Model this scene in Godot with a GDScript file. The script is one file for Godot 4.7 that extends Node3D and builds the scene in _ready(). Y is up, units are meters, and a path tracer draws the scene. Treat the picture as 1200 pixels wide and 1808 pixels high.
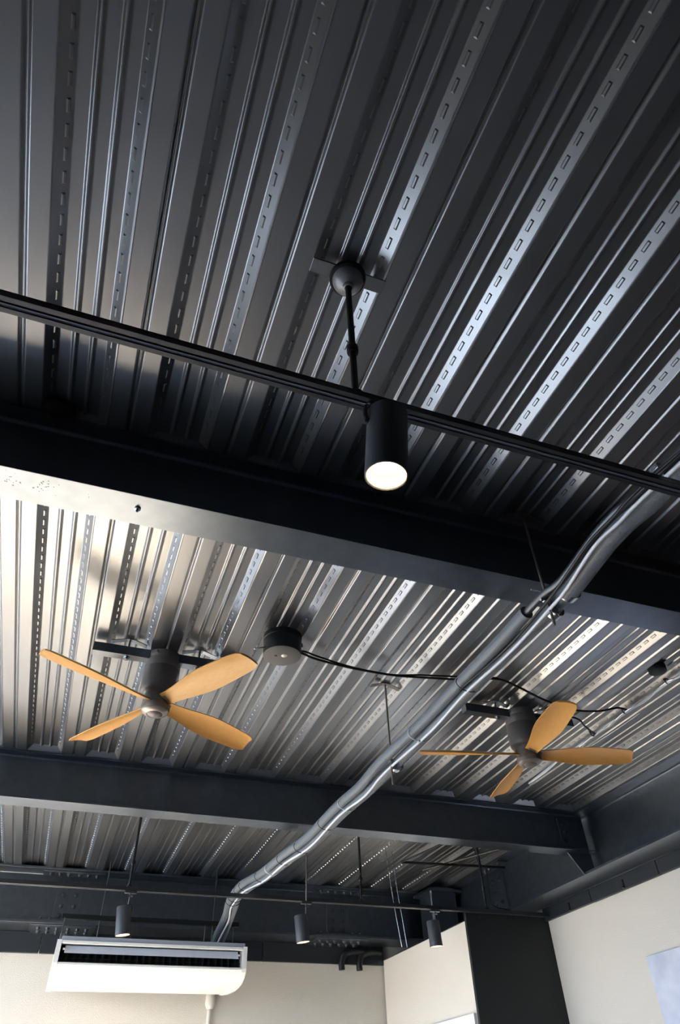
extends Node3D
# Coordinates in the comments and in p(): x to the right along the beams, u above the camera, d away from the camera.

const EYE := 1.5
const DECK := 1.546            # underside of the low flanges of the deck
const PITCH := 0.3
const RIB := 0.029

var M := {}
var names := {}


# ------------------------------------------------------------------ mesh building
class MB:
	var v := PackedVector3Array()
	var n := PackedVector3Array()

	func tri(a: Vector3, b: Vector3, c: Vector3, na: Vector3, nb: Vector3, nc: Vector3) -> void:
		var g := (c - a).cross(b - a)
		if g.length_squared() < 1e-18:
			return
		if g.dot(na + nb + nc) >= 0.0:
			v.append_array([a, b, c]); n.append_array([na, nb, nc])
		else:
			v.append_array([a, c, b]); n.append_array([na, nc, nb])

	func quad(a: Vector3, b: Vector3, c: Vector3, d: Vector3, na: Vector3, nb: Vector3, nc: Vector3, nd: Vector3) -> void:
		tri(a, b, c, na, nb, nc)
		tri(a, c, d, na, nc, nd)

	func flat(a: Vector3, b: Vector3, c: Vector3, d: Vector3, nn: Vector3) -> void:
		quad(a, b, c, d, nn, nn, nn, nn)

	# a box with bevelled edges; basis turns it
	func box(center: Vector3, size: Vector3, bevel := 0.0, basis := Basis()) -> void:
		var h := size * 0.5
		var b: float = min(bevel, min(h.x, min(h.y, h.z)) * 0.9)
		var pts := {}
		for sx in [-1, 1]:
			for sy in [-1, 1]:
				for sz in [-1, 1]:
					for ax in 3:
						var q := Vector3(sx * (h.x - b), sy * (h.y - b), sz * (h.z - b))
						q[ax] = [sx, sy, sz][ax] * h[ax]
						pts[[sx, sy, sz, ax]] = center + basis * q
		for ax in 3:
			var a1 := (ax + 1) % 3
			var a2 := (ax + 2) % 3
			for s in [-1, 1]:
				var nn := Vector3.ZERO
				nn[ax] = s
				nn = basis * nn
				var c := []
				for q in [[-1, -1], [1, -1], [1, 1], [-1, 1]]:
					var k := [0, 0, 0, ax]
					k[ax] = s; k[a1] = q[0]; k[a2] = q[1]
					c.append(pts[k])
				flat(c[0], c[1], c[2], c[3], nn)
			if b > 0.0:
				for s1 in [-1, 1]:
					for s2 in [-1, 1]:
						var ka := [0, 0, 0, a1]; var kb := [0, 0, 0, a2]
						ka[a1] = s1; ka[a2] = s2; kb[a1] = s1; kb[a2] = s2
						var e := []
						for s in [-1, 1]:
							ka[ax] = s; kb[ax] = s
							e.append(pts[ka.duplicate()]); e.append(pts[kb.duplicate()])
						var na := Vector3.ZERO; na[a1] = s1
						var nb := Vector3.ZERO; nb[a2] = s2
						na = basis * na; nb = basis * nb
						quad(e[0], e[1], e[3], e[2], na, nb, nb, na)
		if b > 0.0:
			for sx in [-1, 1]:
				for sy in [-1, 1]:
					for sz in [-1, 1]:
						tri(pts[[sx, sy, sz, 0]], pts[[sx, sy, sz, 1]], pts[[sx, sy, sz, 2]], basis * Vector3(sx, 0, 0), basis * Vector3(0, sy, 0), basis * Vector3(0, 0, sz))

	# a body of revolution about the axis `up` through `at`; profile = [[r, h], ...]; corners sharper than 30 degrees stay sharp
	func lathe(at: Vector3, up: Vector3, profile: Array, segs := 32) -> void:
		var y := up.normalized()
		var x := y.cross(Vector3(0.3, 0.1, 1)).normalized()
		var z := x.cross(y)
		var nr := []
		for i in profile.size() - 1:
			var t := Vector2(profile[i + 1][0] - profile[i][0], profile[i + 1][1] - profile[i][1]).normalized()
			nr.append(Vector2(t.y, -t.x))
		for i in profile.size() - 1:
			var n0: Vector2 = nr[i]
			var n1: Vector2 = nr[i]
			if i > 0 and nr[i].dot(nr[i - 1]) > 0.7: n0 = (nr[i] + nr[i - 1]).normalized()
			if i < nr.size() - 1 and nr[i].dot(nr[i + 1]) > 0.7: n1 = (nr[i] + nr[i + 1]).normalized()
			for k in segs:
				var q := []
				var m := []
				for kk in [k, k + 1]:
					var a: float = TAU * kk / segs
					var e := x * cos(a) + z * sin(a)
					q.append(at + e * profile[i][0] + y * profile[i][1]); m.append(e * n0.x + y * n0.y)
					q.append(at + e * profile[i + 1][0] + y * profile[i + 1][1]); m.append(e * n1.x + y * n1.y)
				quad(q[0], q[1], q[3], q[2], m[0], m[1], m[3], m[2])

	# a tube along a polyline
	func tube(pts: Array, r: float, sides := 8, caps := true) -> void:
		var ref := Vector3(0, 1, 0.05).normalized()
		var rings := []
		for i in pts.size():
			var t: Vector3 = (pts[min(i + 1, pts.size() - 1)] - pts[max(i - 1, 0)]).normalized()
			var up := ref if absf(t.dot(ref)) < 0.95 else Vector3(1, 0, 0.05).normalized()
			if i > 0: up = rings[i - 1][1]
			var s := t.cross(up).normalized()
			rings.append([pts[i], s.cross(t).normalized(), s, t])
		for i in rings.size() - 1:
			for k in sides:
				var q := []
				var m := []
				for j in [i, i + 1]:
					for kk in [k, k + 1]:
						var a: float = TAU * kk / sides
						var e: Vector3 = rings[j][1] * cos(a) + rings[j][2] * sin(a)
						q.append(rings[j][0] + e * r); m.append(e)
				quad(q[0], q[1], q[3], q[2], m[0], m[1], m[3], m[2])
		if caps:
			for w in [[0, -1.0], [rings.size() - 1, 1.0]]:
				var g = rings[w[0]]
				for k in sides:
					var a := TAU * k / sides
					var b := TAU * (k + 1) / sides
					tri(g[0], g[0] + (g[1] * cos(a) + g[2] * sin(a)) * r, g[0] + (g[1] * cos(b) + g[2] * sin(b)) * r, g[3] * w[1], g[3] * w[1], g[3] * w[1])

	# a flat outline in the plane (ex, ey) at `o`, thickened along ez by t
	func prism(o: Vector3, ex: Vector3, ey: Vector3, ez: Vector3, outline: PackedVector2Array, t: float) -> void:
		var idx := Geometry2D.triangulate_polygon(outline)
		var f := func(q: Vector2, h: float) -> Vector3: return o + ex * q.x + ey * q.y + ez * h
		for k in range(0, idx.size(), 3):
			for s in [[0.0, -ez], [t, ez]]:
				tri(f.call(outline[idx[k]], s[0]), f.call(outline[idx[k + 1]], s[0]), f.call(outline[idx[k + 2]], s[0]), s[1], s[1], s[1])
		var area := 0.0
		for i in outline.size():
			area += outline[i].cross(outline[(i + 1) % outline.size()])
		for i in outline.size():
			var a := outline[i]
			var b := outline[(i + 1) % outline.size()]
			var e := (b - a).normalized()
			var nn := (ex * e.y - ey * e.x) * signf(area)
			flat(f.call(a, 0.0), f.call(b, 0.0), f.call(b, t), f.call(a, t), nn)

	func mesh() -> ArrayMesh:
		var a := []
		a.resize(Mesh.ARRAY_MAX)
		a[Mesh.ARRAY_VERTEX] = v
		a[Mesh.ARRAY_NORMAL] = n
		var m := ArrayMesh.new()
		m.add_surface_from_arrays(Mesh.PRIMITIVE_TRIANGLES, a)
		return m


func p(x: float, u: float, d: float) -> Vector3:
	return Vector3(x, u + EYE, -d)


func numbered(called: String) -> String:
	var k: int = names.get(called, -1) + 1
	names[called] = k
	return called if k == 0 else "%s_%03d" % [called, k]


func put(called: String, mesh: Mesh, mat: Material, parent: Node = self) -> MeshInstance3D:
	var o := MeshInstance3D.new()
	o.name = numbered(called) if parent == self else called
	o.mesh = mesh
	o.material_override = mat
	parent.add_child(o, true)
	return o


func obj(called: String, mb: MB, mat: Material, parent: Node = self) -> MeshInstance3D:
	return put(called, mb.mesh(), mat, parent)


# a mesh whose points are given in the scene's coordinates, under a thing that stands at `base`
func local(called: String, mb: MB, mat: Material, parent: Node3D) -> MeshInstance3D:
	var at := parent.position
	var q: Node = parent.get_parent()
	while q is Node3D and q != self:
		at += (q as Node3D).position
		q = q.get_parent()
	for i in mb.v.size():
		mb.v[i] -= at
	return put(called, mb.mesh(), mat, parent)


func thing(called: String, at: Vector3, label: String, category: String, group := "") -> Node3D:
	var o := Node3D.new()
	o.name = numbered(called)
	add_child(o)
	o.position = at
	o.set_meta("label", label)
	o.set_meta("category", category)
	if group: o.set_meta("group", group)
	return o


func tag(o: Node, label: String, category: String, group := "") -> Node:
	o.set_meta("label", label)
	o.set_meta("category", category)
	if group: o.set_meta("group", group)
	return o


func struct(called: String, at := Vector3.ZERO, label := "") -> Node3D:
	var o := Node3D.new()
	o.name = numbered(called)
	add_child(o)
	o.position = at
	o.set_meta("kind", "structure")
	if label: o.set_meta("label", label)
	return o


func mark(o: Node, label: String) -> Node:
	o.set_meta("kind", "structure")
	o.set_meta("label", label)
	return o


func smooth_path(pts: Array, step := 0.04) -> Array:
	var c := Curve3D.new()
	for i in pts.size():
		var a: Vector3 = pts[max(i - 1, 0)]
		var b: Vector3 = pts[min(i + 1, pts.size() - 1)]
		var t := (b - a) / 6.0
		c.add_point(pts[i], -t, t)
	c.bake_interval = step
	return Array(c.get_baked_points())


# ------------------------------------------------------------------ materials
func mat(called: String, color: Color, rough: float, metal := 0.0, spec := 0.5) -> StandardMaterial3D:
	var m := StandardMaterial3D.new()
	m.resource_name = called
	m.albedo_color = color
	m.roughness = rough
	m.metallic = metal
	m.metallic_specular = spec
	M[called] = m
	return m


func noise_tex(freq: float, lo: Color, hi: Color, sd: int, size := 512, octaves := 4) -> NoiseTexture2D:
	var f := FastNoiseLite.new()
	f.seed = sd
	f.frequency = freq
	f.fractal_octaves = octaves
	var t := NoiseTexture2D.new()
	t.width = size
	t.height = size
	t.seamless = true
	t.noise = f
	var g := Gradient.new()
	g.set_color(0, lo)
	g.set_color(1, hi)
	t.color_ramp = g
	return t


func bump_tex(freq: float, sd: int, strength: float, size := 512) -> NoiseTexture2D:
	var t := noise_tex(freq, Color.BLACK, Color.WHITE, sd, size)
	t.as_normal_map = true
	t.bump_strength = strength
	return t


func triplanar(m: StandardMaterial3D, scale: Vector3) -> void:
	m.uv1_triplanar = true
	m.uv1_world_triplanar = true
	m.uv1_scale = scale


func materials() -> void:
	mat("galvanised deck", Color(0.6, 0.605, 0.61), 0.3, 0.92)
	var beam := mat("dark steel paint", Color(0.51, 0.54, 0.575), 0.3, 0.96)
	beam.albedo_texture = noise_tex(0.03, Color(0.92, 0.92, 0.92), Color(1, 1, 1), 8)
	triplanar(beam, Vector3(0.8, 0.8, 0.8))
	mat("bolt steel", Color(0.36, 0.37, 0.38), 0.4, 0.8)
	var wall := mat("cream wallpaper", Color(0.815, 0.795, 0.75), 0.85)
	wall.normal_enabled = true
	wall.normal_texture = bump_tex(0.12, 12, 2.0)
	wall.normal_scale = 0.35
	triplanar(wall, Vector3(1.6, 1.6, 1.6))
	mat("front wall paint", Color(0.25, 0.29, 0.34), 0.8)
	mat("dado wood", Color(0.26, 0.21, 0.18), 0.5)
	mat("black board", Color(0.12, 0.14, 0.16), 0.5)
	var pan := mat("black pillar paint", Color(0.1, 0.11, 0.11), 0.6)
	pan.albedo_texture = noise_tex(0.012, Color(0.82, 0.84, 0.82), Color(1, 1, 1), 21)
	triplanar(pan, Vector3(0.7, 0.7, 0.7))
	mat("matte black", Color(0.045, 0.05, 0.055), 0.45)
	mat("track black", Color(0.42, 0.42, 0.43), 0.3, 0.95)
	mat("track slot metal", Color(0.84, 0.85, 0.9), 0.35, 0.1)
	mat("lamp housing", Color(0.25, 0.265, 0.285), 0.5)
	mat("canopy grey", Color(0.52, 0.53, 0.54), 0.4, 0.3)
	mat("lamp reflector", Color(0.95, 0.92, 0.87), 0.55)
	var glow := mat("lamp glow", Color(1, 0.9, 0.75), 0.5)
	glow.emission_enabled = true
	glow.emission = Color(1.0, 0.86, 0.68)
	glow.emission_energy_multiplier = 1.6
	var wood := mat("blade wood", Color(0.9, 0.67, 0.35), 0.42)
	wood.albedo_texture = noise_tex(0.02, Color(0.94, 0.91, 0.87), Color(1, 1, 1), 31)
	wood.uv1_triplanar = true
	wood.uv1_scale = Vector3(1.5, 12, 12)
	mat("fan bronze", Color(0.47, 0.445, 0.42), 0.42, 0.3)
	mat("fan satin", Color(0.62, 0.58, 0.54), 0.35, 0.7)
	mat("zinc", Color(0.75, 0.76, 0.78), 0.25, 1.0)
	var wrap := mat("pipe insulation", Color(0.4, 0.425, 0.45), 0.42)
	wrap.normal_enabled = true
	wrap.normal_texture = bump_tex(0.05, 41, 3.0)
	wrap.normal_scale = 0.5
	triplanar(wrap, Vector3(3, 3, 3))
	mat("white cable", Color(0.85, 0.86, 0.88), 0.3)
	mat("black cable", Color(0.03, 0.03, 0.035), 0.5)
	mat("black tie", Color(0.05, 0.05, 0.055), 0.4)
	mat("appliance white", Color(0.93, 0.93, 0.91), 0.4)
	mat("appliance grey", Color(0.62, 0.64, 0.67), 0.5)
	mat("louver grey", Color(0.86, 0.88, 0.92), 0.4)
	mat("outlet dark", Color(0.06, 0.06, 0.07), 0.6)
	mat("emergency black", Color(0.06, 0.075, 0.08), 0.5)
	mat("emergency face", Color(0.42, 0.41, 0.4), 0.6)
	var lens := mat("clear lens", Color(0.95, 0.93, 0.85), 0.1)
	lens.metallic_specular = 0.8
	var foam := mat("closure foam", Color(0.06, 0.062, 0.065), 0.95)
	foam.normal_enabled = true
	foam.normal_texture = bump_tex(0.06, 51, 8.0)
	triplanar(foam, Vector3(4, 4, 4))
	var art := mat("pale canvas", Color(0.82, 0.84, 0.88), 0.8)
	art.albedo_texture = noise_tex(0.008, Color(0.86, 0.87, 0.9), Color(1, 1, 1), 61)
	triplanar(art, Vector3(1.2, 1.2, 1.2))
	var fl := mat("floor boards", Color(0.45, 0.435, 0.415), 0.5)
	fl.albedo_texture = noise_tex(0.02, Color(0.85, 0.83, 0.8), Color(1, 1, 1), 71)
	triplanar(fl, Vector3(0.3, 0.3, 0.3))
	mat("concrete", Color(0.5, 0.5, 0.5), 0.9)
	mat("frame grey", Color(0.12, 0.12, 0.13), 0.5)
	var gl := mat("window glass", Color(0.9, 0.95, 1.0, 0.05), 0.02)
	gl.transparency = BaseMaterial3D.TRANSPARENCY_ALPHA


# ------------------------------------------------------------------ the room
# offsets along x from the right-hand foot of a silver side, heights above the low flange, and how far each corner is rounded
func deck_profile(x0: float, last: bool, first: bool) -> Array:
	var a := []
	var pre := [[0.001, 0.0, 0.0004], [0.050, 0.0, 0.003], [0.0555, 0.0075, 0.002], [0.0605, 0.0075, 0.002], [0.067, 0.0, 0.003]]
	if first:
		pre = [[0.0585, 0.0085, 0.001], [0.0605, 0.0085, 0.001], [0.067, 0.0, 0.003]]
	var post := [[0.115, 0.0, 0.003], [0.145, RIB, 0.003],
		[0.177, RIB, 0.003], [0.1825, RIB - 0.0062, 0.002], [0.1875, RIB - 0.0062, 0.002], [0.193, RIB, 0.003],
		[0.223, RIB, 0.003], [0.2285, RIB - 0.0062, 0.002], [0.2335, RIB - 0.0062, 0.002], [0.239, RIB, 0.003],
		[0.2668, RIB, 0.002], [0.2938, 0.0022, 0.0004], [0.2952, -0.0004, 0.0004], [0.2995, -0.0014, 0.0004], [0.301, 0.0, 0.0004]]
	for q in pre + post:
		a.append([x0 + q[0], q[1], q[2]])
	if last:
		a.pop_back()
		for q in [[0.301, 0.0, 0.0004], [0.350, -0.0012, 0.003], [0.3545, 0.0095, 0.002], [0.3575, 0.0095, 0.001]]:
			a.append([x0 + q[0], q[1], q[2]])
	return a


func deck_panel(k: int, periods: int, d0: float, d1: float, close0: bool, close1: bool) -> MB:
	var mb := MB.new()
	var prof := []
	var start := 0.118 + PITCH * k
	for i in periods:
		var part := deck_profile(start + PITCH * i, i == periods - 1, i == 0)
		if i > 0: part.pop_front()
		prof += part
	# round the corners
	var pts := []
	var nrm := []
	var seg := []
	for i in prof.size() - 1:
		var t := Vector2(prof[i + 1][0] - prof[i][0], prof[i + 1][1] - prof[i][1]).normalized()
		seg.append(Vector2(t.y, -t.x))
	for i in prof.size():
		var q := Vector2(prof[i][0], prof[i][1])
		if i == 0 or i == prof.size() - 1:
			pts.append(q); nrm.append(seg[0] if i == 0 else seg[-1])
			continue
		var before := Vector2(prof[i - 1][0], prof[i - 1][1])
		var after := Vector2(prof[i + 1][0], prof[i + 1][1])
		var r: float = min(prof[i][2], 0.45 * min(q.distance_to(before), q.distance_to(after)))
		pts.append(q + (before - q).normalized() * r); nrm.append(seg[i - 1])
		pts.append(q + (after - q).normalized() * r); nrm.append(seg[i])
	for i in pts.size() - 1:
		var a: Vector2 = pts[i]
		var b: Vector2 = pts[i + 1]
		var na := Vector3(nrm[i].x, nrm[i].y, 0)
		var nb := Vector3(nrm[i + 1].x, nrm[i + 1].y, 0)
		mb.quad(p(a.x, DECK + a.y, d0), p(b.x, DECK + b.y, d0), p(b.x, DECK + b.y, d1), p(a.x, DECK + a.y, d1), na, nb, nb, na)
	# the rows of pressed lugs along both sides of every rib
	for i in periods:
		var x := start + PITCH * i
		for side in [[Vector2(0.115, 0.0), Vector2(0.145, RIB), 0.70], [Vector2(0.294, 0.002), Vector2(0.2668, RIB), 0.60]]:
			var foot: Vector2 = side[0]
			var e: Vector2 = (side[1] - side[0]).normalized()
			var c: Vector2 = foot + (side[1] - side[0]) * side[2]
			var nn := Vector3(-e.y, -absf(e.x), 0) if e.x < 0 else Vector3(e.y, -absf(e.x), 0)
			nn = nn.normalized()
			var ee := Vector3(e.x, e.y, 0)
			var d := snappedf(maxf(d0, -0.3), 0.05) + 0.025
			while d < d1 - 0.07:
				if d > d0 + 0.05:
					var o := p(x + c.x, DECK + c.y, d)
					var w := []
					for q in [[-1, -1], [1, -1], [1, 1], [-1, 1]]:
						w.append(o + ee * (q[0] * 0.0052) + Vector3(0, 0, q[1] * 0.0145))
						w.append(o + ee * (q[0] * 0.0026) + Vector3(0, 0, q[1] * 0.0115) + nn * 0.0024)
					mb.flat(w[1], w[3], w[5], w[7], nn)
					for j in 4:
						var j2 := (j + 1) % 4
						var g: Vector3 = (w[j2 * 2] - w[j * 2]).cross(w[j * 2 + 1] - w[j * 2]).normalized()
						if g.dot(nn) < 0: g = -g
						mb.flat(w[j * 2], w[j2 * 2], w[j2 * 2 + 1], w[j * 2 + 1], g)
				d += 0.05
		# pressed-down rib ends over the beams
		for en in [[close1, d1, -1.0], [close0, d0, 1.0]]:
			if en[0]:
				var dd: float = en[1]
				var up: float = dd + en[2] * (0.03 if d0 > 1.0 else 0.006)
				var a := p(x + 0.143, DECK + RIB, up)
				var b := p(x + 0.268, DECK + RIB, up)
				var c2 := p(x + 0.299, DECK + 0.001, dd)
				var e2 := p(x + 0.116, DECK + 0.001, dd)
				var g := (b - a).cross(e2 - a).normalized()
				if g.y > 0: g = -g
				mb.flat(a, b, c2, e2, g)
	return mb


func h_beam(called: String, label: String, horizontal: Vector3, a: Vector3, b: Vector3, height: float, width: float, tw: float, tf: float) -> Node3D:
	# a and b: the ends of the axis at the top of the top flange
	var o := thing(called, (a + b) * 0.5 - Vector3(0, height, 0), label, "beam")
	var len := a.distance_to(b)
	var bs := Basis((b - a).normalized(), Vector3.UP, (b - a).normalized().cross(Vector3.UP))
	for y in [height - tf * 0.5, tf * 0.5]:
		var f := MB.new()
		f.box(Vector3(0, y, 0), Vector3(len, tf, width), 0.0015, bs)
		obj("flange", f, M["dark steel paint"], o)
	var w := MB.new()
	w.box(Vector3(0, height * 0.5, 0), Vector3(len, height - tf * 2, tw), 0.0, bs)
	# root fillets
	for s in [-1, 1]:
		for t in [-1, 1]:
			var cy: float = height * 0.5 + t * (height * 0.5 - tf)
			var last := Vector3.ZERO
			var lastn := Vector3.ZERO
			for i in 5:
				var g := PI * 0.5 * i / 4
				var q := bs * Vector3(0, cy - t * 0.012 * (1.0 - cos(g)), s * (tw * 0.5 + 0.012 * (1.0 - sin(g))))
				var nn := bs * Vector3(0, -t * cos(g) * 1.0, s * sin(g)).normalized()
				nn = bs * Vector3(0, -t * (1.0 - (1.0 - cos(g))), s * sin(g)).normalized()
				if i > 0:
					var e := bs * Vector3(len * 0.5, 0, 0)
					w.quad(last - e, last + e, q + e, q - e, lastn, lastn, nn, nn)
				last = q
				lastn = nn
	obj("web", w, M["dark steel paint"], o)
	return o


var bolt_mesh: ArrayMesh

func bolts(spots: Array, out: Vector3, parent: Node3D, base: Vector3) -> void:
	if bolt_mesh == null:
		var mb := MB.new()
		mb.lathe(Vector3.ZERO, Vector3.UP, [[0.019, 0.0], [0.019, 0.003], [0.015, 0.003], [0.014, 0.012], [0.0085, 0.0135], [0.0085, 0.019], [0.0, 0.02]], 6)
		bolt_mesh = mb.mesh()
	for s in spots:
		var b := put("bolt", bolt_mesh, M["bolt steel"], parent)
		var x := out.cross(Vector3(0.2, 0.3, 0.9)).normalized()
		b.transform = Transform3D(Basis(x, out, x.cross(out)), s - base)


func plate(called: String, c: Vector3, size: Vector3, parent: Node3D, base: Vector3, material := "dark steel paint") -> MeshInstance3D:
	var mb := MB.new()
	mb.box(Vector3.ZERO, size, 0.0015)
	var o := obj(called, mb, M[material], parent)
	o.position = c - base
	return o


func room() -> void:
	# floor
	var f := MB.new()
	f.box(p(0.75, -1.58, 1.9), Vector3(5.7, 0.16, 9.2))
	mark(obj("floor", f, M["floor boards"]), "smooth brown floor of the cafe, below the view")
	# walls
	var back := MB.new()
	back.box(p(0.75, 0.02, 6.38), Vector3(5.6, 3.04, 0.16))
	mark(obj("wall_back", back, M["cream wallpaper"]), "cream papered wall at the far end behind the air conditioner")
	var right := MB.new()
	right.box(p(3.465, 0.02, 1.9), Vector3(0.16, 3.04, 8.8))
	mark(obj("wall_right", right, M["cream wallpaper"]), "cream papered wall on the right under the steel girder")
	var front := MB.new()
	front.box(p(0.75, 0.02, -2.58), Vector3(5.6, 3.04, 0.16))
	mark(obj("wall_front", front, M["front wall paint"]), "dark wall behind the viewer")
	# window wall on the left: a high strip of glass nearer by, tall openings at the far end
	var wl := struct("wall_left", p(-2.03, -1.5, 2), "window wall on the left, out of view")
	var o := MB.new()
	for q in [[1.38, 1.54, -2.5, 6.3], [-1.5, HIGH, -2.5, WIN[1][0]], [HIGH, 1.38, -2.5, WIN[0][0]], [HIGH, 1.38, WIN[0][1], WIN[1][0]], [-1.5, 1.38, WIN[1][1], WIN[2][0]], [-1.5, 1.38, WIN[2][1], 6.3], [-1.5, -1.4, WIN[1][0], WIN[2][1]]]:
		o = MB.new()
		o.box(p(-2.03, (q[0] + q[1]) * 0.5, (q[2] + q[3]) * 0.5), Vector3(0.16, q[1] - q[0], q[3] - q[2]))
		local("wall_piece", o, M["cream wallpaper"], wl)
	o = MB.new()
	o.box(p(-2.11 - 1.3, 1.47, 0.4), Vector3(2.6, 0.1, 6.0))
	local("eave", o, M["concrete"], wl)
	for i in 3:
		var a: float = WIN[i][0]
		var b: float = WIN[i][1]
		var u0: float = HIGH if i == 0 else -1.4
		var w := struct("window_%d" % (i + 1), p(-2.03, u0, (a + b) * 0.5), "tall window in the left wall" if i > 0 else "long high window in the left wall")
		var um := (u0 + 1.38) * 0.5
		for u in [u0 + 0.02, 1.36]:
			var fr := MB.new()
			fr.box(p(-2.03, u, (a + b) * 0.5), Vector3(0.05, 0.04, b - a), 0.004)
			local("rail", fr, M["frame grey"], w)
		for d in [a + 0.02, (a + b) * 0.5, b - 0.02]:
			var fr := MB.new()
			fr.box(p(-2.03, um, d), Vector3(0.05, 1.38 - u0, 0.04), 0.004)
			local("stile", fr, M["frame grey"], w)
		for h in 2:
			var pn := MB.new()
			pn.box(p(-2.03, um, a + (b - a) * (0.25 + 0.5 * h)), Vector3(0.008, 1.34 - u0, (b - a) * 0.5 - 0.04))
			local("pane", pn, M["window glass"], w)
	# dark boarded dado along the right wall, below the view
	var dado := struct("trim_3", p(3.37, -0.9, 2), "dark boarded dado low on the right wall, out of view")
	for i in 28:
		o = MB.new()
		var high: bool = -2.35 + 0.25 * i < 2.9
		o.box(p(3.37, -0.22 if high else -0.85, -2.35 + 0.25 * i), Vector3(0.025, 2.54 if high else 1.28, 0.244), 0.003)
		local("board", o, M["dado wood"], dado)
	# ceiling: steel deck under a concrete slab
	var ce := struct("ceiling", p(0, DECK, 2), "dark ribbed steel deck ceiling over the whole room")
	var sl := MB.new()
	sl.box(p(0.7, 1.72, 1.9), Vector3(5.9, 0.2, 9.2))
	for q in [[p(-2.15, 1.6, 1.9), Vector3(0.1, 0.14, 9.2)], [p(3.6, 1.6, 1.9), Vector3(0.1, 0.14, 9.2)], [p(0.7, 1.6, -2.6), Vector3(5.8, 0.14, 0.12)], [p(0.7, 1.6, 6.42), Vector3(5.8, 0.14, 0.12)]]:
		sl.box(q[0], q[1])
	local("slab", sl, M["concrete"], ce)
	var bays := [[-2.5, 1.405, false, true], [1.522, 3.83, true, true], [3.945, 6.3, true, false]]
	for b in bays:
		var k := -7
		while k < 11:
			var mb := deck_panel(k, 2, b[0], b[1], b[2], b[3])
			local("deck_panel", mb, M["galvanised deck"], ce)
			k += 2
	for d in [1.4635, 3.8875]:
		var cap := MB.new()
		cap.box(p(0.7, DECK + RIB - 0.008, d), Vector3(5.4, 0.05, 0.115))
		local("deck_bearing", cap, M["concrete"], ce)
	# dark foam closers in the ribs above the far girder and one torn lump over the near beam
	var rng := RandomNumberGenerator.new()
	rng.seed = 7
	for k in range(-4, 10):
		var fo := lump(Vector3(0.082, 0.03, 0.06), rng)
		var m := local("closure_foam", fo, M["closure foam"], ce)
		m.position = p(0.118 + 0.2075 + PITCH * k, DECK + 0.012, 5.935) - ce.position
	var nest := lump(Vector3(0.05, 0.022, 0.03), rng)
	var fl := obj("foam_lump", nest, M["closure foam"])
	fl.position = p(-0.322, DECK + 0.004, 1.385)
	tag(fl, "torn dark lump of foam stuffed over the nearer beam at its left end", "foam")
	# fascia boards under the girders
	var tb := struct("trim_1", p(0.7, 1.04, 6.28), "black fascia boards between the far girder and the cream wall")
	var xs := [-2.0, -0.1, 0.55, 1.62, 2.70]
	for i in xs.size() - 1:
		o = MB.new()
		o.box(p((xs[i] + xs[i + 1]) * 0.5, 1.105, 6.282), Vector3(xs[i + 1] - xs[i] - 0.006, 0.135, 0.03), 0.002)
		local("fascia_board", o, M["black board"], tb)
	var tr := struct("trim_2", p(3.37, 1.09, 2), "black fascia boards between the right girder and the cream wall")
	var ds := [-2.4, 2.2, 3.5, 4.185, 4.77]
	for i in ds.size() - 1:
		o = MB.new()
		o.box(p(3.368 + 0.001 * i, 1.133 + (0.002 if i == 3 else 0.0), (ds[i] + ds[i + 1]) * 0.5), Vector3(0.03, 0.082, ds[i + 1] - ds[i] - 0.006), 0.002)
		local("fascia_board", o, M["black board"], tr)
	for d in [4.43, 3.83, 3.0]:
		o = MB.new()
		o.box(p(3.351, 1.12, d), Vector3(0.01, 0.05, 0.012), 0.002)
		o.box(p(3.345, 1.10, d), Vector3(0.02, 0.012, 0.02), 0.003)
		local("clip", o, M["matte black"], tr)


func lump(r: Vector3, rng: RandomNumberGenerator) -> MB:
	var mb := MB.new()
	var rows := 8
	var cols := 14
	var rad := []
	for i in rows + 1:
		var row := []
		for j in cols:
			row.append(rng.randf_range(0.8, 1.12))
		rad.append(row)
	var f := func(i: int, j: int) -> Vector3:
		var t := PI * i / rows
		var a := TAU * (j % cols) / cols
		var k: float = rad[i][j % cols] if i > 0 and i < rows else 1.0
		return Vector3(sin(t) * cos(a) * r.x, cos(t) * r.y, sin(t) * sin(a) * r.z) * k
	for i in rows:
		for j in cols:
			var q := [f.call(i, j), f.call(i + 1, j), f.call(i + 1, j + 1), f.call(i, j + 1)]
			var m := []
			for w in q:
				m.append((w / r / r).normalized())
			mb.quad(q[0], q[1], q[2], q[3], m[0], m[1], m[2], m[3])
	return mb


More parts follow.
